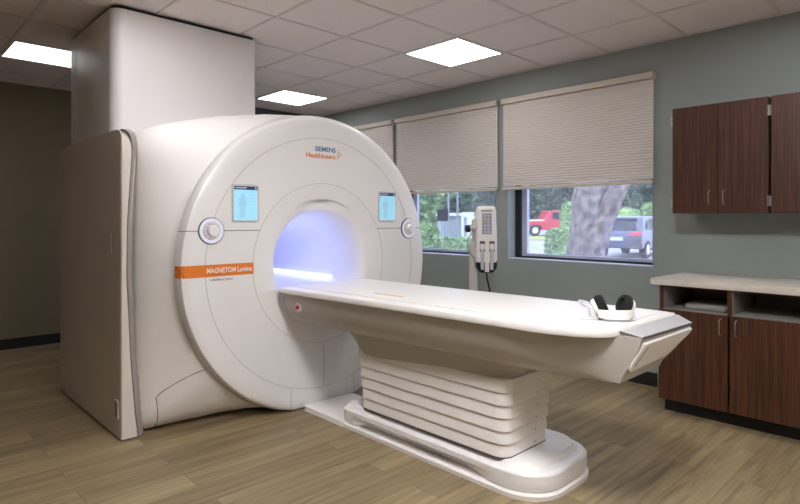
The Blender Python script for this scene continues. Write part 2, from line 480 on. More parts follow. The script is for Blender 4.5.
# slot and pull pocket on the side cover
obj('vent_slot', BX((XS-.0035, 3.728, 1.115), (XS+.002, 3.738, 1.232), .001), M['lgrey'], mri)
pk = obj('pull_pocket', BX((XS-.004, 3.598, .125), (XS+.002, 3.655, .235), .002), M['white'], mri)
obj('pull_recess', BX((XS-.0055, 3.606, .133), (XS, 3.650, .222), .001), M['strip'], pk)

# tower above the housing
def tw(y0, y1, x0, x1, z0, z1, r, n=8):
    return stack([[(p[0], p[1], z) for p in rrect(x0, x1, y0, y1, r, n)] for z in (z0, z1)])
TX0, TX1, TY0, TY1 = 1.185, 2.228, 3.90, 4.72
obj('tower_cover', tw(TY0, TY1, TX0, TX1, 1.80, H-.022, (.05, .003, .075, .05)), M['tower'], mri, True, 30)
obj('tower_rear_panel', tw(TY1+.004, 4.93, TX0, TX1, 1.80, H-.022, (.05, .07, .003, .003)), M['tower'], mri, True, 30)
obj('tower_gap_shade', tw(TY0+.012, 4.92, TX0+.012, TX1-.012, H-.024, H-.003, .05), M['black'], mri, True, 30)  # black block put in for the shade in the gap to the ceiling

# seams on the face
def arc(R, a0, a1, y, r=.0016, n=60, cx=CX, cz=CZ):
    return TB([(cx+R*math.cos(math.radians(lerp(a0, a1, k/n))), y, cz+R*math.sin(math.radians(lerp(a0, a1, k/n)))) for k in range(n+1)], r, 5)
YS = YF-.0002
obj('panel_seam', arc(.886, -180, 180, YS, .0011, 120), M['seamlight'], mri)
obj('panel_seam', arc(.565, -180, 180, YS, .0010, 90), M['seamlight'], mri)
obj('panel_seam', TB([(1.375, YF+.030, 1.2495), (1.374, YF+.012, 1.2495), (1.386, YF+.004, 1.2495), (1.41, YS, 1.2495), (1.485, YS, 1.2495)], .0022, 5), M['seam'], mri)
obj('panel_seam', TB([(1.64, YS, 1.2495), (1.90, YS, 1.2495)], .0022, 5), M['seam'], mri)
obj('panel_seam', TB([(2.92, YS, 1.2495), (3.185, YS, 1.2495)], .0022, 5), M['seam'], mri)
obj('panel_seam', TB([(3.34, YS, 1.2495), (3.41, YS, 1.2495), (3.44, YF+.004, 1.2495), (3.455, YF+.014, 1.2495)], .0022, 5), M['seam'], mri)
for x, z0, z1 in ((2.412, .127, .448), (2.137, .012, .170), (2.69, .012, .170)):
    obj('panel_seam', TB([(x, YS, z0), (x, YS, z1)], .0012, 5), M['seamlight'], mri)
# access panel seam low on the left flank: projected straight on to the housing
from mathutils.bvhtree import BVHTree
mh = [o for o in bpy.data.objects if o.name == 'main_housing'][0]
org = ORG[mh.name]
bvh = BVHTree.FromPolygons([v.co+org for v in mh.data.vertices], [tuple(p.vertices) for p in mh.data.polygons])
def onto(x, z):
    h = bvh.ray_cast(Vector((x, 2.5, z)), Vector((0, 1, 0)))[0]
    return (h.x, h.y-.0003, h.z) if h else (x, 3.5, z)
sx = [(1.338, .012), (1.332, .10), (1.322, .20), (1.318, .225), (1.326, .245), (1.345, .265), (1.40, .305), (1.47, .345), (1.53, .372), (1.60, .398)]
pp = []
for (a, b) in zip(sx, sx[1:]):
    for k in range(4): pp.append(onto(lerp(a[0], b[0], k/4), lerp(a[1], b[1], k/4)))
obj('panel_seam', TB(pp, .0026, 5), M['seam'], mri)

# orange band: on the flat face, wrapping the rim
zb0, zb1 = .968, 1.042
prof = [(1.852, YF), (1.40, YF)]
rimp = [(1.012, .002), (1.03, .009), (1.035, .022), (1.040, .05), (1.046, .075), (1.046, .10)]
secs = []
def face_y(x, z):
    R = math.hypot(x-CX, z-CZ)
    pr = [(.96, 0)]+rimp
    if R <= .96: return YF
    for (a, ya), (b, yb) in zip(pr, pr[1:]):
        if R <= b: return YF+lerp(ya, yb, (R-a)/max(1e-6, b-a))
    return YF+.1
for x in [1.852, 1.70, 1.6, 1.5, 1.42, 1.40, 1.382, 1.378, 1.376, 1.374, 1.371, 1.368]:
    secs.append([(x, face_y(x, z)-.0012, z) for z in (zb0, 1.005, zb1)])
for dy in (.065, .075, .11):
    secs.append([(CX-1.0475, YF+dy, z) for z in (zb0, 1.005, zb1)])
bmb = bmesh.new(); R_ = [[bmb.verts.new(p) for p in s] for s in secs]
for a, b in zip(R_, R_[1:]):
    for k in range(2): bmb.faces.new((a[k], a[k+1], b[k+1], b[k]))
band = obj('orange_band', bmb, M['orange'], mri)
text('band_lettering', 'MAGNETOM Lumina', .044, M['textwhite'], band, (1.536, YF-.002, .990), .302, .0006)
text('band_caption', 'A BioMatrix System', .020, M['textgrey'], band, (1.556, YF-.0015, .942), .150)
lg = text('maker_logo', 'SIEMENS', .047, M['blue'], mri, (2.335, YF-.0015, 1.806), .182, .001)
text('maker_name', 'Healthineers', .050, M['orange_dark'], mri, (2.262, YF-.0015, 1.757), .252, .0006)
bm = bmesh.new()
for (dx, dz, s) in ((0, .03, .004), (.014, .016, .0045), (.03, 0, .005), (.014, -.016, .0045), (0, -.03, .004), (0, .008, .003), (.012, 0, .0035), (0, -.01, .003)):
    x, z = 2.535+dx, 1.795+dz
    box(bm, (x-s, YF-.0015, z-s), (x+s, YF+.001, z+s))
obj('logo_dots', bm, M['orange_dark'], mri)

# displays
def display(x0, x1, z0, z1):
    b = obj('display_bezel', stack([[(p[0], y, p[1]) for p in rrect(x0-g, x1+g, z0-g, z1+g, .018+g, 5)] for y, g in ((YF+.004, .001), (YF-.004, 0), (YF-.006, -.003))]), M['lgrey'], mri, True, 30)
    m = .013
    s = obj('display_screen', BX((x0+m, YF-.0075, z0+m), (x1-m, YF-.005, z1-m)), M['screen'], b)
    obj('screen_header', BX((x0+m, YF-.0082, z1-m-.022), (x1-m, YF-.007, z1-m)), M['screen_head'], s)
    cx, zc = x0+.38*(x1-x0), (z0+z1)/2-.01
    bm = bmesh.new(); y = YF-.0083
    def fb(a, b, c, d): box(bm, (a, y, b), (c, y+.001, d))
    fb(cx-.009, zc+.052, cx+.009, zc+.072); fb(cx-.018, zc-.005, cx+.018, zc+.048); fb(cx-.027, zc-.01, cx-.021, zc+.045); fb(cx+.021, zc-.01, cx+.027, zc+.045)
    fb(cx-.016, zc-.08, cx-.003, zc-.005); fb(cx+.003, zc-.08, cx+.016, zc-.005)
    obj('screen_figure', bm, M['screen_fig'], s)
    for k in range(3): obj('screen_list_line', BX((x1-.06, y, zc+.06-.02*k), (x1-.028, y+.001, zc+.063-.02*k)), M['screen_fig'], s)
    obj('screen_caption', BX((x0+m+.008, YF-.009, z1-m-.013), (x0+m+.085, YF-.008, z1-m-.008)), M['textwhite'], s)
    obj('screen_icon', BX((x1-m-.018, YF-.009, z1-m-.015), (x1-m-.008, YF-.008, z1-m-.007)), M['textwhite'], s)
display(1.700, 1.890, 1.302, 1.545)
display(2.933, 3.121, 1.302, 1.541)

# control dials
def dial(cx, cz):
    b = obj('control_dial', lathe((cx, YF, cz), [(.083, .004), (.083, -.006), (.079, -.009), (.077, -.009)], 40), M['seam'], mri, True, 30)
    obj('dial_ring', lathe((cx, YF, cz), [(.0775, -.004), (.0775, -.011), (.072, -.013), (.056, -.010), (.054, -.006)], 40), M['dial_ring'], b, True, 30)
    obj('dial_face', lathe((cx, YF, cz), [(.055, -.004), (.055, -.011), (.050, -.013), (.038, -.013)], 40), M['lgrey'], b, True, 30)
    obj('dial_knob', lathe((cx+.004, YF, cz), [(.036, -.010), (.034, -.034), (.029, -.040), (.012, -.041)], 32), M['white'], b, True, 30)
    for k in range(10):
        a = math.radians(20+36*k); x, z = cx+.047*math.cos(a), cz+.047*math.sin(a)
        obj('dial_button', BX((x-.003, YF-.0145, z-.003), (x+.003, YF-.012, z+.003)), M['textwhite'], b)
dial(1.563, 1.2495); dial(3.262, 1.2465)

# bore lights and bore floor
def bore_strip(sgn):
    a = math.radians(-25); r = .341
    xs = CX+sgn*r*math.cos(a); zs = CZ+r*math.sin(a)
    bm = bmesh.new()
    for k in range(60):
        y = 3.62+k*.021
        box(bm, (xs-.006, y, zs-.0065), (xs+.006, y+.0175, zs+.0065))
    return obj('bore_light_strip', bm, M['led'], mri)
bore_strip(1); bore_strip(-1)  # second strip is unseen, added so the bore lights up
ch = .848; ac = math.degrees(math.asin((ch-CZ)/.561))
sec = []
for y, rr_ in ((YF+.0008, .561), (YF+.03, .561)):
    a0 = math.asin((ch-CZ)/rr_)
    sec.append([(CX+rr_*math.cos(lerp(-math.pi-a0, a0, k/40)), y, CZ+rr_*math.sin(lerp(-math.pi-a0, a0, k/40))) for k in range(41)])
obj('docking_panel', stack(sec), M['white'], mri)
def seg(rr_, y):
    a0 = math.asin((ch-CZ)/rr_)
    return [(CX+rr_*math.cos(lerp(-math.pi-a0, a0, k/40)), y, CZ+rr_*math.sin(lerp(-math.pi-a0, a0, k/40))) for k in range(41)]
obj('bore_floor', stack([seg(.558, YF+.03), seg(.40, YF+.031), seg(.36, YF+.12), seg(.352, YF+.2), seg(.349, 4.94)]), M['white'], mri)
def blight(x, y, z, e, c, size):
    ld = bpy.data.lights.new('bore_fill', 'POINT'); ld.energy = e; ld.color = c; ld.shadow_soft_size = size
    o = bpy.data.objects.new('bore_fill', ld); COL.objects.link(o); o.parent = mri; o.location = Vector((x, y, z))-ORG[mri.name]
    return o
for y in (3.75, 4.1, 4.5): blight(CX, y, 1.18, .46, (.24, .31, 1.0), .05)  # unseen point lamps added for the blue glow in the bore

# ------------------------------------------------------------ patient table
tb = root('patient_table', (2.43, 2.2, 0), 'long white MRI patient table on a ribbed pedestal in front of the scanner', 'table')
TH = .042
def T(lx, ly): return (2.43+lx*math.cos(TH)-ly*math.sin(TH), 2.2+lx*math.sin(TH)+ly*math.cos(TH))
def bez(a, b, c, t): return tuple((1-t)**2*p+2*t*(1-t)*q+t*t*r for p, q, r in zip(a, b, c))
def table_outline(w, El, Er, lyg=1.055, cg=.02, ls=-.70, ctrl=None):
    """left side from gantry end to near end El, then Er, right side back"""
    P = []
    P.append(T(-w+cg, lyg)); P.append(T(-w, lyg-cg))
    for k in range(1, 13): P.append(T(-w, lerp(lyg-cg, ls, k/12)))
    a = T(-w, ls); c = ctrl or T(-w+.012, ls-.30)
    for k in range(1, 13): P.append(bez(a, c, El, k/12))
    for k in range(1, 5): P.append(tuple(lerp(p, q, k/4) for p, q in zip(El, Er)))
    a2 = T(w, ls); c2 = T(w+.005, ls-.30)
    for k in range(1, 13): P.append(bez(Er, c2, a2, k/12))
    for k in range(1, 13): P.append(T(w, lerp(ls, lyg-cg, k/12)))
    P.append(T(w-.0, lyg-cg*.5)); P.append(T(w-cg, lyg))
    return P
Al, Ar = (2.25, 1.045), (2.83, 1.035)
def Z(P, z): return [(p[0], p[1], z) for p in P]
def shrink(P, d):
    cx = sum(p[0] for p in P)/len(P)
    out = []
    n = len(P)
    for i, p in enumerate(P):
        a, b = P[i-1], P[(i+1) % n]
        tx, ty = b[0]-a[0], b[1]-a[1]; l = math.hypot(tx, ty) or 1
        nx, ny = -ty/l, tx/l
        out.append((p[0]+nx*d, p[1]+ny*d))
    return out
PO = table_outline(.39, Al, Ar, ls=-.80)
# orientation test for inward offset
test = shrink(PO, .01)
sgn = 1 if sum(abs(p[0]-2.45) for p in test) < sum(abs(p[0]-2.45) for p in PO) else -1
def ins(P, d): return shrink(P, sgn*d)
zt = .872
obj('tabletop', stack([Z(ins(PO, .012), zt-.036), Z(ins(PO, .002), zt-.033), Z(PO, zt-.028), Z(PO, zt-.008), Z(ins(PO, .003), zt-.002), Z(ins(PO, .009), zt)]), M['top'], tb, True, 40)
# inner sliding board
PB = []
for lx, ly in ((-.295, 1.05), (-.295, -.95), (-.26, -1.12), (.30, -1.12), (.30, 1.05)): PB.append(T(lx, ly))
brd = obj('sliding_board', prism(PB, 'z', zt-.004, zt+.004, .002), M['top'], tb)
obj('yellow_marker', prism([T(-.18, .36), T(-.18, .12), T(-.163, .12), T(-.163, .36)], 'z', zt+.003, zt+.0052), M['yellow'], brd)
obj('red_marker', TB([(*T(.10+.012*math.sin(k*.5), -1.02-.0*k), zt+.005) if False else (*T(.10+.012*k, -1.03+.02*math.sin(k*.7)), zt+.0045) for k in range(6)], .0022, 5), M['red'], brd)
# grey trough under the top
Bl, Br = (2.285, .965), (2.79, .945)
Cl, Cr = (2.27, 1.05), (2.68, 1.05)
def mid(a, b, t): return tuple(lerp(p, q, t) for p, q in zip(a, b))
lv = [(.842, .365, 0), (.80, .362, .12), (.76, .352, .33), (.72, .338, .55), (.69, .322, .76), (.67, .305, .9), (.65, .285, .98), (.642, .265, 1.0)]
rg = []
for z, w, t in lv:
    el, er = mid(Bl, Cl, t), mid(Br, Cr, t)
    rg.append(Z(table_outline(w, el, er, lyg=1.045-(0 if z > .68 else .012), ls=-.62), z))
trough = obj('support_trough', stack(rg), M['grey'], tb, True, 38)
# sloped facet behind the top and end panel
bm = bmesh.new()
A0 = [bm.verts.new(v) for v in ((Al[0]-.005, Al[1]+.04, zt-.012), (Ar[0]+.003, Ar[1]+.04, zt-.012), (Ar[0]+.003, Ar[1]-.012, zt-.008), (Al[0]-.002, Al[1]-.012, zt-.008), (*Bl, .842), (*Br, .842))]
A1 = [bm.verts.new((Al[0], Al[1]+.04, .835)), bm.verts.new((Ar[0], Ar[1]+.04, .835))]
for f in ((0, 1, 2, 3), (3, 2, 5, 4)): bm.faces.new([A0[i] for i in f])
bm.faces.new((A0[4], A0[5], A1[1], A1[0])); bm.faces.new((A0[0], A0[3], A0[4], A1[0])); bm.faces.new((A0[1], A1[1], A0[5], A0[2])); bm.faces.new((A0[0], A1[0], A1[1], A0[1]))
obj('end_facet', bm, M['facet'], tb)
def endp(s, t, out):
    l = Vector((*mid(Bl, Cl, t), lerp(.842, .65, t))); r = Vector((*mid(Br, Cr, t), lerp(.842, .65, t)))
    return l.lerp(r, s)+Vector((.02, -.9, -.42)).normalized()*out
pl = [(.05, .12), (.985, .085), (1.02, .12), (1.03, .22), (.86, .60), (.80, .68), (.06, .76), (.02, .72), (0.0, .55)]
rr = []
for out, g in ((-.004, 0), (.012, 0), (.016, .02)):
    cs, ct = .5, .42
    rr.append([endp(cs+(s-cs)*(1-g), ct+(t-ct)*(1-g*2), out) for s, t in pl])
ep = obj('end_panel', stack(rr), M['white_matte'], tb, True, 30)
obj('panel_groove', TB([endp(.07, .62, .0165), endp(.14, .22, .0165)], .0015, 5), M['seam'], ep)
rr = [[endp(s, t, o) for s, t in ((.03, .0), (1.0, .0), (1.0, .05), (.03, .05))] for o in (-.002, .003)]
obj('panel_gap', stack(rr), M['seam'], tb)
# lower housing between trough and column
def lo_outline(w, g, nly):
    P = []
    n = 10
    for k in range(n+1):          # rounded gantry end
        a = math.pi/2*(1-k/n); P.append(T(-(w-.09)-.09*math.cos(a), g-.09+.09*math.sin(a)))
    for k in range(1, 9): P.append(T(-w, lerp(g-.09, nly+.12, k/9)))
    for k in range(n+1):
        a = math.pi/2*k/n; P.append(T(-(w-.12)-.12*math.cos(a), nly+.12-.12*math.sin(a)))
    Q = [(2*T(0, 0)[0]) for _ in ()]
    return P
def mirror_outline(w, g, nly):
    L = []
    n = 10
    for k in range(n+1):
        a = math.pi/2*(1-k/n); L.append((-(w-.09)-.09*math.cos(a), g-.09+.09*math.sin(a)))
    for k in range(1, 9): L.append((-w, lerp(g-.09, nly+.12, k/9)))
    for k in range(n+1):
        a = math.pi/2*k/n; L.append((-(w-.12)-.12*math.cos(a), nly+.12-.12*math.sin(a)))
    R = [(-x, y) for x, y in reversed(L)]
    return [T(*p) for p in L+R]
rg = [Z(mirror_outline(w, g, n_), z) for z, w, g, n_ in ((.70, .27, .70, -.74), (.662, .27, .70, -.72), (.652, .258, .62, -.69), (.635, .244, .585, -.66), (.61, .234, .55, -.635), (.585, .226, .53, -.615), (.56, .218, .518, -.605), (.54, .212, .508, -.60), (.50, .195, .48, -.58))]
obj('lift_housing', stack(rg), M['grey'], tb, True, 60)
# emergency button near the bore
p = T(-.353, .875)
eb = obj('button_surround', lathe((p[0], p[1], .757), [(.030, .02), (.030, -.005), (.027, -.007), (.018, -.005)], 24, 'x'), M['lgrey'], tb, True, 30)
obj('red_stop_button', lathe((p[0], p[1]-.002, .757), [(.013, .01), (.013, -.015), (.009, -.019)], 20, 'x'), M['red'], eb, True, 30)
# ribbed column
colm = None
x0, x1, y0, y1 = 2.243, 2.655, 1.603, 2.70
nt_ = 6; zc0, zc1 = .160, .548
rings = []
for k in range(nt_):
    a = lerp(zc0, zc1, k/nt_); b = lerp(zc0, zc1, (k+1)/nt_); g = .0045*k-.006
    for z, d in ((a, g-.004), (a+.0015, g+.003), (a+.005, g+.0045), (b-.012, g+.0015), (b-.003, g), (b, g-.003)):
        rings.append([(p[0], p[1], z) for p in rrect(x0-d, x1+d, y0-d, y1+d, .065, 8)])
colm = obj('ribbed_column', stack(rings), M['white_matte'], tb, True, 16)
for k in range(nt_):
    z = lerp(zc0, zc1, (k+.35)/nt_)
    obj('rivet', BX((2.50, y0-.0045*k+.001, z-.003), (2.506, y0-.0045*k+.014, z+.003)), M['seam'], colm)
obj('column_gasket', stack([[(p[0], p[1], z) for p in rrect(x0+.002, x1-.002, y0+.002, y1-.002, .065, 8)] for z in (.150, .164)]), M['seam'], tb)
# base
def base_outline(xl, xr, yg, yn, rec=0, w0=None):
    """rounded plan; recess `rec` on the long sides between the end lobes"""
    P = rrect(xl, xr, yn, yg, (.05, .05, .20, .20), 12)
    Q = []
    n = len(P)
    for i in range(n):
        a, b = P[i], P[(i+1) % n]
        l = math.hypot(b[0]-a[0], b[1]-a[1]); m = max(1, int(l/.03))
        # resampled to a fixed count per edge so that rings match
        m = 40 if l > .8 else 1
        for k in range(m): Q.append((lerp(a[0], b[0], k/m), lerp(a[1], b[1], k/m)))
    out = []
    cx = (xl+xr)/2
    for x, y in Q:
        t = sm((y-1.66)/.22)*(1-sm((y-2.66)/.10))
        s = 1 if x > cx else -1
        out.append((x-s*rec*t, y) if abs(x-cx) > .2 else (x, y))
    return out
XL, XR, YG, YN = 2.232, 2.82, 2.86, 1.405
bs = obj('base', stack([[(x, y, z) for x, y in base_outline(XL+i, XR-i, YG-i, YN+i, r_)] for z, i, r_ in
     ((.028, .012, .055), (.040, .004, .055), (.060, .001, .052), (.074, 0, .035), (.084, 0, .006), (.090, 0, 0), (.112, 0, 0), (.120, .004, 0), (.127, .016, 0))]), M['white'], tb, True, 22)
obj('base_deck', stack([[(p[0], p[1], z) for p in rrect(XL+i, XR-.02-i, YN+.05+i, YG-i, (.03, .03, .14, .14), 8)] for z, i in ((.118, .0), (.127, .012), (.155, .075*0+.03), (.158, .04))]), M['white'], tb, True, 30)
obj('base_skirt', stack([[(x, y, z) for x, y in base_outline(XL+i, XR-i, YG-i, YN+i, 0)] for z, i in ((0.0, -.004), (.022, -.006), (.029, .004))]), M['white_matte'], tb, True, 30)
obj('docking_plate', stack([[(x, y, z) for x, y in rrect(2.225+i, 2.655-i, 2.83, 3.275-i, .02, 4)] for z, i in ((0, 0), (.032, .004), (.040, .02))]), M['white_matte'], tb, True, 40)

# ------------------------------------------------------------ headset on the table
hz = zt+.004
hx, hy = 2.425, 1.148
hp = root('headphones', (hx, hy, hz), 'white headphones with black foam ear pads lying on the near end of the table', 'headphones')
RV = Vector((.7204, -.6935, 0)); FV = Vector((.6935, .7204, 0)); UP = Vector((0, 0, 1))
def hpnt(r, f, u): return Vector((hx, hy, hz))+RV*r+FV*f+UP*u
secs = []
for k in range(25):
    a = math.radians(lerp(197, 343, k/24)); c, s = math.cos(a), math.sin(a)
    rr = .082; hgt = .017+.004*math.sin(math.radians(180*k/24))
    secs.append([hpnt(rr*c*1.0, rr*s*.75-.01, .030-hgt), hpnt((rr+.004)*c, (rr+.004)*s*.75-.01, .030), hpnt(rr*c, rr*s*.75-.01, .030+hgt), hpnt((rr-.006)*c, (rr-.006)*s*.75-.01, .030+hgt), hpnt((rr-.006)*c, (rr-.006)*s*.75-.01, .030-hgt)])
obj('headband', stack(secs), M['top'], hp, True, 40)
def disc_part(name, c, ax, prof, m, tilt=0):
    ax = ax.normalized(); u = ax.cross(UP).normalized(); w = u.cross(ax)
    rings = []
    for r, t in prof:
        rings.append([c+ax*t+(u*math.cos(2*math.pi*k/20)*r*.82+w*math.sin(2*math.pi*k/20)*r) for k in range(20)])
    return obj(name, stack(rings), m, hp, True, 40)
for s in (-1, 1):
    c = hpnt(s*.074, .018, .052)
    ax = (RV*(-s)*.9+UP*.42-FV*.25)
    disc_part('ear_cup', c-ax.normalized()*.004, ax, [(.020, -.012), (.034, -.008), (.038, .0), (.038, .010), (.030, .012)], M['top'])
    disc_part('ear_pad', c, ax, [(.036, .004), (.046, .012), (.048, .028), (.042, .044), (.026, .046), (.016, .028)], M['blackfoam'])
    disc_part('ear_cup_hub', hpnt(s*.060, -.014, .013), RV*s, [(.011, -.012), (.012, .012), (.006, .014)], M['black'])
obj('tube_coupling', TB([hpnt(-.03, -.03, .012), hpnt(.02, -.035, .012)], .010, 10), M['keypad'], hp, True)
pts = []
for k in range(30):
    t = k/29
    a = math.radians(lerp(40, 330, t))
    pts.append(hpnt(-.105+.035*math.cos(a), .02+.05*math.sin(a), .030+.038*math.sin(a*.5+.3) if k < 22 else .012))
obj('air_tube', TB(pts, .0035, 7), M['silver'], hp, True)
pts2 = [p+RV*-.006+UP*.008+FV*.006 for p in pts[:24]]
obj('air_tube', TB(pts2, .003, 7), M['silver'], hp, True)
obj('cable', TB([hpnt(-.06, -.01, .006), hpnt(-.12, -.015, .004), hpnt(-.17, -.03, .003), hpnt(-.25, -.05, .003), hpnt(-.33, -.02, .003)], .003, 6), M['top'], hp, True)

# ------------------------------------------------------------ contrast injector
ix, iy = 3.9, 2.985
inj = root('contrast_injector', (ix-.03, iy+.10, 0), 'white contrast injector head with two syringes on a floor pole by the window', 'contrast injector')
px, py = ix-.04, iy+.105
fx, fy = -RV.x*0, 0
def ip(r, f, z): return Vector((ix, iy, 0))+RV*r+FV*f+UP*(1.43-(1.43-z)*1.31)
def ibox(bm, a, b, bev=.0):
    """box in the head's own frame (r right, f away, z up)"""
    t = bmesh.new(); box(t, a, b, bev, 2)
    mp = {}
    for v in t.verts: mp[v] = bm.verts.new(ip(v.co.x, v.co.y, v.co.z))
    for f in t.faces: bm.faces.new([mp[v] for v in f.verts])
    t.free(); return bm
obj('pole', TB([(px, py, .06), (px, py, 1.10)], .038, 20), M['pole'], inj, True, 60)
obj('pole_tip', TB([(px, py, 1.10), (px, py, 1.12)], [.038, .030], 20), M['pole'], inj, True, 60)
obj('upper_rod', TB([(px, py, 1.11), (px, py, 1.32)], .016, 14), M['pole'], inj, True, 60)
for k in range(4):
    a = math.radians(45+90*k)
    lg_ = obj('base_leg', TB([(px, py, .075), (px+.2*math.cos(a), py+.2*math.sin(a), .065)], [.024, .018], 10), M['pole'], inj, True)
    c = (px+.2*math.cos(a), py+.2*math.sin(a), .028)
    obj('caster', lathe(c, [(.01, -.012), (.028, -.01), (.028, .01), (.01, .012)], 16, 'x'), M['black'], lg_)
obj('clamp_arm', TB([ip(-.14, .02, 1.29), ip(-.05, .03, 1.29)], .028, 14), M['pole'], inj, True)
obj('clamp_knob', TB([ip(-.175, .01, 1.285), ip(-.14, .015, 1.285)], [.030, .032], 10), M['black'], inj)
# head: tapered housing
rg = []
for z, w, d0, d1 in ((1.065, .082, -.05, .06), (1.09, .089, -.06, .07), (1.20, .088, -.062, .075), (1.24, .088, -.05, .075), (1.40, .082, -.048, .07), (1.425, .076, -.04, .06), (1.432, .062, -.03, .05)):
    rg.append([ip(p[0], p[1], z) for p in rrect(-w, w, d0, d1, .02, 4)])
head = obj('injector_head', stack(rg), M['white_matte'], inj, True, 40)
bm = bmesh.new(); ibox(bm, (-.040, -.053, 1.25), (.040, -.045, 1.385)); kp = obj('keypad', bm, M['keypad'], head)
for r_ in range(6):
    for c_ in range(2):
        bm = bmesh.new(); x = -.026+c_*.030; z = 1.258+r_*.021
        ibox(bm, (x, -.056, z), (x+.020, -.050, z+.014)); obj('key', bm, M['yellow'] if (r_, c_) == (3, 0) else M['lgrey'], kp)
bm = bmesh.new(); ibox(bm, (-.050, -.0505, 1.398), (.045, -.046, 1.406)); obj('head_caption', bm, M['textgrey'], head)
for s in (-1, 1):
    x = s*.040
    bm = bmesh.new(); ibox(bm, (x-.022, -.0655, 1.135), (x+.022, -.058, 1.205), 0); ch = obj('syringe_bay', bm, M['seam'], inj)
    obj('syringe', TB([ip(x, -.062, 1.02), ip(x, -.062, 1.10), ip(x, -.064, 1.19)], [.014, .016, .017], 14), M['silver'], ch, True)
    obj('plunger', TB([ip(x, -.066, 1.155), ip(x, -.066, 1.185)], .020, 14), M['top'], ch, True)
rg = []
for z, w in ((1.0, .052), (1.015, .07), (1.035, .088), (1.067, .090)):
    rg.append([ip(p[0], p[1], z) for p in rrect(-w, w, -.055, .055, .02, 4)])
tr = obj('syringe_tray', stack(rg), M['black'], inj, True, 40)
for a, b in ((-.018, .018), ):
    bm = bmesh.new(); ibox(bm, (a, -.062, 1.005), (b, -.05, 1.07)); obj('tray_divider', bm, M['white_matte'], tr)
obj('power_cable', TB([ip(0, 0, 1.01), ip(.01, -.01, .95), ip(.035, -.02, .86), ip(.04, .0, .75), ip(.0, .03, .5), ip(-.06, .06, .41)], .008, 8), M['black'], inj, True)
obj('coiled_lead', TB([ip(-.125, .0, 1.26), ip(-.155, -.01, 1.22), ip(-.16, -.01, 1.17), ip(-.135, -.01, 1.12), ip(-.09, -.02, 1.09)], .006, 8), M['strip'], inj, True)

# ------------------------------------------------------------ cabinets
def pull(parent, x, y, z0, z1, m=None):
    p = [(x, y, z0), (x-.026, y, z0+.006), (x-.031, y, z0+.02), (x-.031, y, z1-.02), (x-.026, y, z1-.006), (x, y, z1)]
    return obj('handle', TB(p, .0036, 8), M['metal'], parent, True)
def hinge(parent, x, y, z, s):
    bm = bmesh.new(); box(bm, (x-.004, min(y, y+s*.012), z-.032), (x+.018, max(y, y+s*.012), z+.032), .001)
    tube(bm, [(x-.006, y+s*.002, z-.034), (x-.006, y+s*.002, z+.034)], .005, 8)
    return obj('hinge', bm, M['metal'], parent)
def upper_cab(ya, yb, label):
    """ya > yb; front plane at x=4.2"""
    XF = 4.2; z0, z1 = 1.363, 2.108
    r = root('wall_cabinet', (XW-.001, (ya+yb)/2, z0), label, 'cabinet', 'walnut wall cabinets')
    bm = bmesh.new(); t = .018
    box(bm, (XF+.021, yb, z0), (XW-.001, yb+t, z1)); box(bm, (XF+.021, ya-t, z0), (XW-.001, ya, z1))
    box(bm, (XF+.021, yb+t, z0), (XW-.001, ya-t, z0+t)); box(bm, (XF+.021, yb+t, z1-t), (XW-.001, ya-t, z1)); box(bm, (XW-.012, yb+t, z0+t), (XW-.001, ya-t, z1-t))
    obj('cabinet_body', bm, M['cabinet'], r)
    m = (ya+yb)/2
    for (p, q, hy, hs) in ((m+.0015, ya-.001, m+.048, ya), (yb+.001, m-.0015, m-.042, yb)):
        d = obj('door', BX((XF, p, z0), (XF+.02, q, z1), .0012, 1), M['cabinet'], r)
        pull(d, XF, hy, z0+.055, z0+.155)
        s = -1 if hs == ya else 1
        for z in (z0+.075, z1-.09): hinge(d, XF, hs, z, -s*1 if False else (1 if hs == ya else -1)*.6, )
    return r
upper_cab(1.557, .967, 'dark walnut wall cabinet with two doors beside the window blind')
upper_cab(.952, .362, 'dark walnut wall cabinet cut off by the right edge of the photo')
# base cabinet
ya, yb = 1.556, .675; XF = 3.972
bc = root('base_cabinet', (4.25, (ya+yb)/2, 0), 'dark walnut base cabinet with two doors under the beige counter', 'cabinet')
bm = bmesh.new(); t = .019
box(bm, (XF, yb, .10), (XW-.016, yb+t, .874)); box(bm, (XF, ya-t, .10), (XW-.016, ya, .874))
box(bm, (XF, 1.115, .71), (XW-.03, 1.137, .874)); box(bm, (XF+.001, yb+t, .862), (XF+.03, ya-t, .874)); box(bm, (XF+.001, yb+t, .10), (XW-.03, ya-t, .12))
obj('cabinet_body', bm, M['cabinet'], bc)
bm = bmesh.new()
box(bm, (XF+.02, yb+t, .700), (XW-.03, ya-t, .716)); box(bm, (XW-.03, yb+t, .12), (XW-.02, ya-t, .862))
box(bm, (XF+.02, ya-t-.004, .716), (XW-.03, ya-t-.0005, .862)); box(bm, (XF+.02, 1.1105, .716), (XW-.03, 1.1145, .862))
obj('cubby_lining', bm, M['cabin'], bc)
obj('toe_kick', BX((4.055, yb, 0), (XW-.016, ya-.004, .10)), M['kick'], bc)
for p, q, hy in ((1.131, ya-.001, 1.170), (yb+.001, 1.118, 1.080)):
    d = obj('door', BX((XF-.02, p, .103), (XF, q, .712), .0012, 1), M['cabinet'], bc)
    pull(d, XF-.02, hy, .585, .690)
    if q > 1.3:
        for z in (.20, .24): hinge(d, XF-.02, q, z, .6)
obj('stored_tray', BX((4.05, 1.17, .717), (4.45, 1.42, .752), .012), M['dlight'], None)
tag(bpy.data.objects['stored_tray'], 'pale folded item lying in the left open cubby of the base cabinet', 'tray')
ct = obj('countertop', BX((XF-.035, yb-.02, .875), (XW-.001, 1.605, .917), .003), M['counter'])
tag(ct, 'pale beige laminate countertop over the walnut base cabinet', 'countertop')

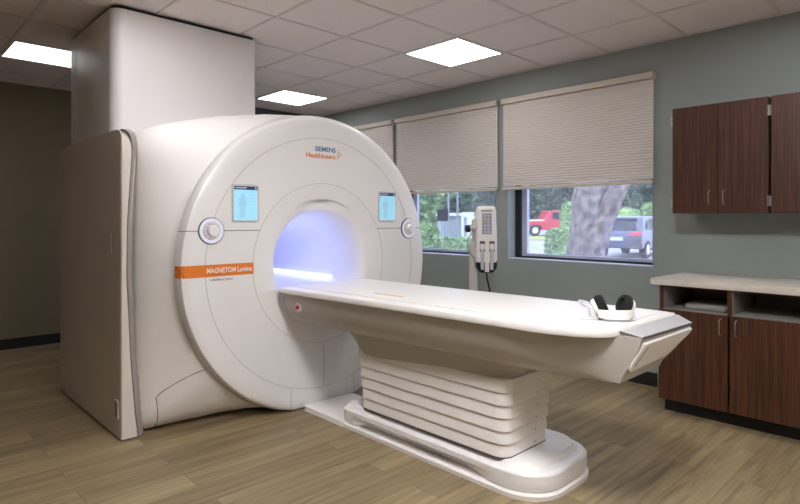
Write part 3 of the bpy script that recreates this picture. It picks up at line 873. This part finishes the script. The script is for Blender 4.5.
# ------------------------------------------------------------ outside
def leaves(bm, c, rx, ry, rz, n, s, seed=0):
    rnd = random.Random(seed)
    for _ in range(n):
        v = Vector((rnd.gauss(0, 1), rnd.gauss(0, 1), rnd.gauss(0, 1))).normalized()
        rr = rnd.random()**.25*(1+.25*noise.noise(v*2.3+Vector((seed, 0, 0))))
        p = Vector((c[0]+v.x*rx*rr, c[1]+v.y*ry*rr, c[2]+v.z*rz*rr))
        a = Vector((rnd.uniform(-1, 1), rnd.uniform(-1, 1), rnd.uniform(-.6, .6))).normalized()*s
        b = a.cross(Vector((rnd.uniform(-1, 1), rnd.uniform(-1, 1), rnd.uniform(-1, 1)))).normalized()*s*.7
        bm.faces.new([bm.verts.new(q) for q in (p-a, p-b, p+a, p+b)])
    return bm
def at(u, d, z):
    t = (u-400)/564.45
    return Vector(((.6935+t*.7204)*d, (.7204-t*.6935)*d, z))
# ground: sloping asphalt
def gz(p):
    d = .6935*p[0]+.7204*p[1]
    return -.3 if d < 20 else min(.25, -.3+(d-20)*.0185)
bm = bmesh.new()
nn = 24; g = []
for i in range(nn+1):
    row = []
    for j in range(nn+1):
        p = (XW+.35+i*5, -30+j*6); row.append(bm.verts.new((p[0], p[1], gz(p))))
    g.append(row)
for i in range(nn):
    for j in range(nn): bm.faces.new((g[i][j], g[i+1][j], g[i+1][j+1], g[i][j+1]))
for f in list(bm.faces): pass
struct('ground', bm, M['asphalt'])
def patch(name, quad, dz, m, n=8):
    bm = bmesh.new(); G_ = []
    a, b, c, d = quad
    for i in range(n+1):
        row = []
        for j in range(n+1):
            p = a.lerp(b, i/n).lerp(d.lerp(c, i/n), j/n); row.append(bm.verts.new((p.x, p.y, gz(p)+dz)))
        G_.append(row)
    for i in range(n):
        for j in range(n): bm.faces.new((G_[i][j], G_[i+1][j], G_[i+1][j+1], G_[i][j+1]))
    return tag(obj(name, bm, m), 'strip of dry grass outside the window', 'grass', kind='stuff')
patch('lawn', (at(535, 9, 0), at(606, 9, 0), at(600, 14, 0), at(545, 14, 0)), .03, M['grass'])
patch('lawn', (at(500, 36, 0), at(566, 36, 0), at(566, 41, 0), at(500, 41, 0)), .03, M['grass']); 
patch('lawn', (at(405, 8.5, 0), at(480, 8.5, 0), at(480, 11, 0), at(405, 11, 0)), .03, M['grass'])
ls = ['dry yellowish grass around the foot of the leaning tree', 'green verge in front of the red pickup truck', 'grass in front of the low hedge beyond the middle window']
for o, l in zip([x for x in bpy.data.objects if x.name.startswith('lawn')], ls): o['label'] = l
# forked tree
tr = root('leaning_tree', at(583, 9, -.3), 'big grey tree with a rough leaning forked trunk just outside the window', 'tree')
def limb(bm, pts, rs, seed):
    P = []; R = []
    for i in range(len(pts)-1):
        for k in range(6): P.append(Vector(pts[i]).lerp(Vector(pts[i+1]), k/6)); R.append(lerp(rs[i], rs[i+1], k/6))
    P.append(Vector(pts[-1])); R.append(rs[-1])
    n0 = len(bm.verts); tube(bm, P, R, 20)
    bm.verts.ensure_lookup_table()
    for v in list(bm.verts)[n0:]:
        v.co += Vector((1, 1, 0))*.05*noise.noise(v.co*5)+Vector((1, -1, 0))*.03*noise.noise(v.co*14)
bm = bmesh.new()
limb(bm, [at(581, 9, -.4), at(583, 9, .5), at(590, 9, 1.2), at(590, 9, 1.9), at(586, 9, 3.5)], [.36, .30, .30, .24, .2], 1)
limb(bm, [at(586, 8.95, .5), at(596, 8.9, 1.1), at(608, 8.8, 1.5), at(624, 8.7, 1.95), at(650, 8.4, 2.9)], [.22, .21, .16, .12, .1], 2)
obj('trunk', bm, M['bark'], tr, True, 180)
obj('canopy', leaves(bmesh.new(), at(600, 9.5, 5.2), 2.6, 2.6, 1.6, 2500, .14, 5), M['leaf'], tr)
# hedges and bushes (soft boxes of leaves with a solid heart)
def hedge(name, c, rx, ry, rz, m, label, n=1800, s=.07, yaw=.766, cat='hedge', group=None):
    bm = bmesh.new(); rnd = random.Random(sum(map(ord, label)) % 997)
    bmesh.ops.create_icosphere(bm, subdivisions=4, radius=1)
    for v in bm.verts:
        q = Vector([math.copysign(abs(t)**.6, t) for t in v.co])
        q = q*(1+.10*noise.noise(q*3+Vector(c)))
        v.co = q
    fs = list(bm.faces)
    base = [f.calc_center_median() for f in fs]; nr = [f.normal.copy() for f in fs]
    for _ in range(n):
        k = rnd.randrange(len(base)); p = base[k]*rnd.uniform(.97, 1.06)
        a = Vector((rnd.uniform(-1, 1)/rx, rnd.uniform(-1, 1)/ry, rnd.uniform(-1, 1)/rz)).normalized(); a = Vector((a.x*s/rx, a.y*s/ry, a.z*s/rz))
        b = Vector((rnd.uniform(-1, 1)*s/rx, rnd.uniform(-1, 1)*s/ry, rnd.uniform(-1, 1)*s/rz))
        bm.faces.new([bm.verts.new(q) for q in (p-a, p-b, p+a, p+b)])
    mt = Matrix.Rotation(-yaw, 3, 'Z')
    for v in bm.verts:
        v.co = mt @ Vector((v.co.x*rx, v.co.y*ry, v.co.z*rz))+Vector(c)
    o = obj(name, bm, m); return tag(o, label, cat, group)
def HC_(u, d, z0, z1, wpx, dep, m, label, name='hedge', n=1800, s=.07, cat='hedge', group=None):
    w = wpx*d/564.45/2; c = at(u, d, (z0+z1)/2)
    return hedge(name, c, w, dep, (z1-z0)/2, m, label, n, s, cat=cat, group=group)
HC_(561, 19, -.35, .98, 24, .8, M['leaf2'], 'light green clipped hedge left of the leaning trunk', group=None)
HC_(570, 28, -.35, 2.1, 13, 1, M['leaf2'], 'taller light green bush at the nose of the red pickup', 'bush', cat='bush')
HC_(616, 34, -.2, 2.0, 46, 1, M['leaf2'], 'pale green hedge top behind the grey car')
HC_(657, 28, -.2, 2.15, 26, .8, M['leaf2'], 'taller pale green hedge beyond the front of the grey car')
HC_(424, 13, -.3, 1.22, 26, .6, M['leaf2'], 'round light green bush beside the scanner edge in the middle window', 'bush', cat='bush')
HC_(455, 15, -.3, .80, 50, .6, M['leaf2'], 'low green hedge in front of the pale utility cabinet')
HC_(478, 20, -.3, 1.5, 14, .7, M['leaf2'], 'small green bush right of the pale utility cabinet', 'bush', cat='bush')
# background trees
def bgtree(u, d, zc, rx, rz, m, label, seed):
    r = root('background_tree', at(u, d, gz(at(u, d, 0))), label, 'tree', 'trees beyond the parking lot')
    bm = bmesh.new()
    c = at(u, d, zc)
    for k in range(5):
        rnd = random.Random(seed*10+k); o = Vector((rnd.uniform(-.5, .5)*rx, rnd.uniform(-.5, .5)*rx, rnd.uniform(-.4, .4)*rz))
        leaves(bm, c+o, rx*.7, rx*.7, rz*.7, 1300, .32, seed*7+k)
    obj('crown', bm, m, r)
    obj('trunk', TB([at(u, d, gz(at(u, d, 0))-.3), at(u, d, zc)], [.3, .15], 8), M['bark'], r)
bgl = ['dark green tree at the left of the middle window', 'dark green tree above the utility cabinet', 'dark green tree behind the injector head', 'green tree over the bed of the red pickup', 'dark green tree behind the forked trunk',
       'green tree above the roof of the grey car', 'green tree at the right edge of the near window', 'light green tree beyond the round bush']
for i, (u, d, zc, rx, rz) in enumerate([(412, 48, 5, 1.9, 5.5), (455, 60, 5, 2.2, 5.5), (492, 50, 5, 1.9, 5.5), (535, 60, 5.5, 2.3, 6), (577, 72, 5, 2.5, 5.5), (617, 60, 5, 2.2, 5.5), (655, 50, 5, 1.9, 5.5), (434, 34, 4.2, 1.3, 3.6)]):
    bgtree(u, d, zc, rx, rz, M['leaf2'] if i == 7 else M['leaf'], bgl[i], i+3)
bm = bmesh.new()
for k in range(9):
    bm2 = leaves(bm, at(370+k*38, 92, 6), 7, 7, 8, 1700, .6, 60+k)
tag(obj('far_woodland', bm, M['leaf']), 'dense dark green woodland behind the parking lot', 'woodland', kind='stuff')
# utility cabinet, pole and reflection board
ub = root('utility_cabinet', at(463, 18, -.3), 'pale grey utility cabinet standing among bushes outside the middle window', 'utility cabinet')
def vbox(u0, u1, d, dep, z0, z1, bev=.01):
    a = at(u0, d, z0); b = at(u1, d, z0); dv = FV*dep
    P = [a, b, b+dv, a+dv]
    return stack([[(p.x, p.y, z0) for p in P], [(p.x, p.y, z1) for p in P]])
obj('cabinet_body', vbox(463, 474, 18, .5, -.3, 1.55), M['utility'], ub)
obj('door_panel', vbox(464, 467, 17.98, .02, 0, 1.4), M['utility2'], ub)
gb = root('garden_shed', at(455, 20, -.3), 'low grey shed wall between the round bush and the pale utility cabinet', 'shed')
obj('shed_wall', vbox(441, 462, 20, 2, -.3, 1.45), M['utility2'], gb)
obj('shed_roof', vbox(440, 463, 19.9, 2.2, 1.45, 1.55), M['utility'], gb)
for u, l in ((457.5, 'thin pale post standing in front of the utility cabinet'), (448.5, 'thin pale post just right of the dark reflection board')):
    tag(obj('post', TB([at(u, 16, -.3), at(u, 16, 3.2)], .026, 8), M['utility2']), l, 'post')
sg = root('reflection_board', at(442.5, 7.6, 1.30), 'small dark rectangular board on a thin stake, added for a reflection in the middle window', 'reflection')  # board put in for a dark reflection in the glass
obj('reflection_panel', vbox(437.2, 448, 7.6, .02, 1.30, 1.455), M['black'], sg)
obj('panel_stake', TB([at(442.5, 7.63, -.3), at(442.5, 7.63, 1.32)], .006, 6), M['utility'], sg)

# vehicles -------------------------------------------------
def vehicle(name, loc, heading, prof, glassprof, width, m, label, cat, wheels, wr=.36, inset=.12):
    """prof: side outline (l,z) with l from rear to front; heading = unit vector"""
    hd = Vector((heading[0], heading[1], 0)).normalized(); rt = Vector((hd.y, -hd.x, 0)); L0 = Vector(loc)
    r = root(name, loc, label, cat)
    def P(l, w, z): return L0+hd*l+rt*w+UP*z
    hw = width/2
    def wz(z): return hw-(inset*max(0, (z-1.0))/.7)-(.05 if z < .45 else 0)
    secs = []
    for s in (-1, -.96, .96, 1):
        secs.append([P(lerp(prof_c, l, .985 if abs(s) == 1 else 1), s*wz(z), z if abs(s) < 1 else lerp(.95, z, .97)) for l, z in prof for prof_c in [sum(q[0] for q in prof)/len(prof)]])
    obj('vehicle_body', stack(secs), m, r, True, 30)
    for gp in glassprof:
        for s in (-1, 1):
            bm = bmesh.new()
            bm.faces.new([bm.verts.new(P(l, s*(wz(z)+.012), z)) for l, z in gp])
            bm2 = bmesh.ops.solidify(bm, geom=bm.faces[:], thickness=.02)
            obj('side_window', bm, M['carglass'], r)
    for wl in wheels:
        for s in (-1, 1):
            w = obj('wheel', stack([[P(wl+rr*math.cos(a), s*(hw-.24+o), wr+rr*math.sin(a)) for a in [2*math.pi*k/24 for k in range(24)]] for rr, o in ((wr*.9, 0), (wr, .03), (wr, .21), (wr*.9, .25))]), M['tyre'], r, True, 40)
            obj('hub', stack([[P(wl+rr*math.cos(a), s*(hw-.24+o), wr+rr*math.sin(a)) for a in [2*math.pi*k/16 for k in range(16)]] for rr, o in ((wr*.6, .22), (wr*.55, .262))]), M['lgrey'], w)
    return r, P
# pickup facing right, side on
tl = at(528, 42, .12)
pr = [(-.9, .55), (-.95, 1.05), (1.02, 1.08), (1.05, 1.15), (1.35, 1.78), (1.5, 1.85), (2.9, 1.87), (3.2, 1.8), (3.9, 1.22), (4.9, 1.1), (5.0, .95), (5.0, .5), (4.7, .42), (4.55, .75), (4.15, .84), (3.75, .75), (3.6, .42), (.75, .42), (.6, .75), (.2, .84), (-.2, .75), (-.35, .45)]
pk_, PP = vehicle('pickup_truck', tl, (RV+FV*.12), pr, [[(1.5, 1.22), (1.55, 1.7), (2.25, 1.75), (2.25, 1.22)], [(2.35, 1.22), (2.35, 1.75), (3.1, 1.7), (3.6, 1.25)]], 1.95, M['truck'], 'red crew-cab pickup truck parked across the lot, left of the leaning trunk', 'pickup truck', (.2, 4.15), .40)
bm = stack([[PP(l, w, z) for l, w in ((-.8, -.8), (.95, -.8), (.95, .8), (-.8, .8))] for z in (1.05, 1.2)])
obj('bed_cover', bm, M['utility'], pk_)
# SUV seen from behind
hd = (RV*.62+FV*.78)
sl = at(617, 22, -.22)
sp = [(0, .45), (-.06, .75), (0, 1.0), (.12, 1.1), (.45, 1.55), (.65, 1.65), (2.4, 1.68), (2.9, 1.6), (3.6, 1.12), (4.4, 1.0), (4.6, .8), (4.6, .4), (4.3, .36), (4.15, .62), (3.8, .72), (3.45, .62), (3.3, .36), (1.25, .36), (1.1, .62), (.78, .72), (.45, .62), (.3, .4)]
sv, SP = vehicle('suv', sl, hd, sp, [[(.75, 1.15), (.85, 1.5), (1.35, 1.55), (1.35, 1.13)], [(1.43, 1.13), (1.43, 1.56), (2.35, 1.58), (2.35, 1.12)], [(2.43, 1.12), (2.43, 1.58), (2.85, 1.53), (3.3, 1.14)]], 1.86, M['suv'], 'dark grey SUV seen from behind, parked right of the leaning trunk', 'car', (.78, 3.8), .36)
obj('rear_window', stack([[SP(l-o, w, z) for l, w, z in ((.15, -.68, 1.14), (.15, .68, 1.14), (.44, .60, 1.50), (.44, -.60, 1.50))] for o in (0, .03)]), M['carglass'], sv)
for s in (-1, 1):
    obj('tail_lamp', stack([[SP(l-o, w, z) for l, w, z in ((.0, s*.45, .93), (.0, s*.90, .93), (.1, s*.88, 1.07), (.1, s*.5, 1.03))] for o in (0, .06)]), M['tail'], sv)
obj('licence_plate', stack([[SP(-.06-o, w, z) for w, z in ((-.24, .72), (.24, .72), (.24, .86), (-.24, .86))] for o in (0, .02)]), M['utility'], sv)
obj('roof_spoiler', stack([[SP(.38+o, w, z) for w, z in ((-.62, 1.55), (.62, 1.55), (.62, 1.61), (-.62, 1.61))] for o in (0, .25)]), M['suv'], sv)

# ------------------------------------------------------------ light, camera
W = bpy.data.worlds.new('sky'); S.world = W; W.use_nodes = True
bg = W.node_tree.nodes['Background']; bg.inputs[0].default_value = (.80, .88, 1, 1); bg.inputs[1].default_value = 1.9
sun = bpy.data.lights.new('sun', 'SUN'); sun.energy = 1.2; sun.angle = .3
so = bpy.data.objects.new('sun', sun); COL.objects.link(so); so.rotation_euler = (math.radians(35), math.radians(12), math.radians(-60))
cam = bpy.data.cameras.new('camera'); co = bpy.data.objects.new('camera', cam); COL.objects.link(co)
co.location = (0, 0, 1.32); co.rotation_euler = (math.pi/2, 0, -.76632)
cam.sensor_width = 36; cam.lens = 564.45/800*36; cam.shift_y = -(252-219.43)/800; cam.clip_start = .05; cam.clip_end = 500
S.camera = co
S.view_settings.view_transform = 'Standard'; S.view_settings.look = 'None'; S.view_settings.exposure = 1.58; S.view_settings.gamma = 1
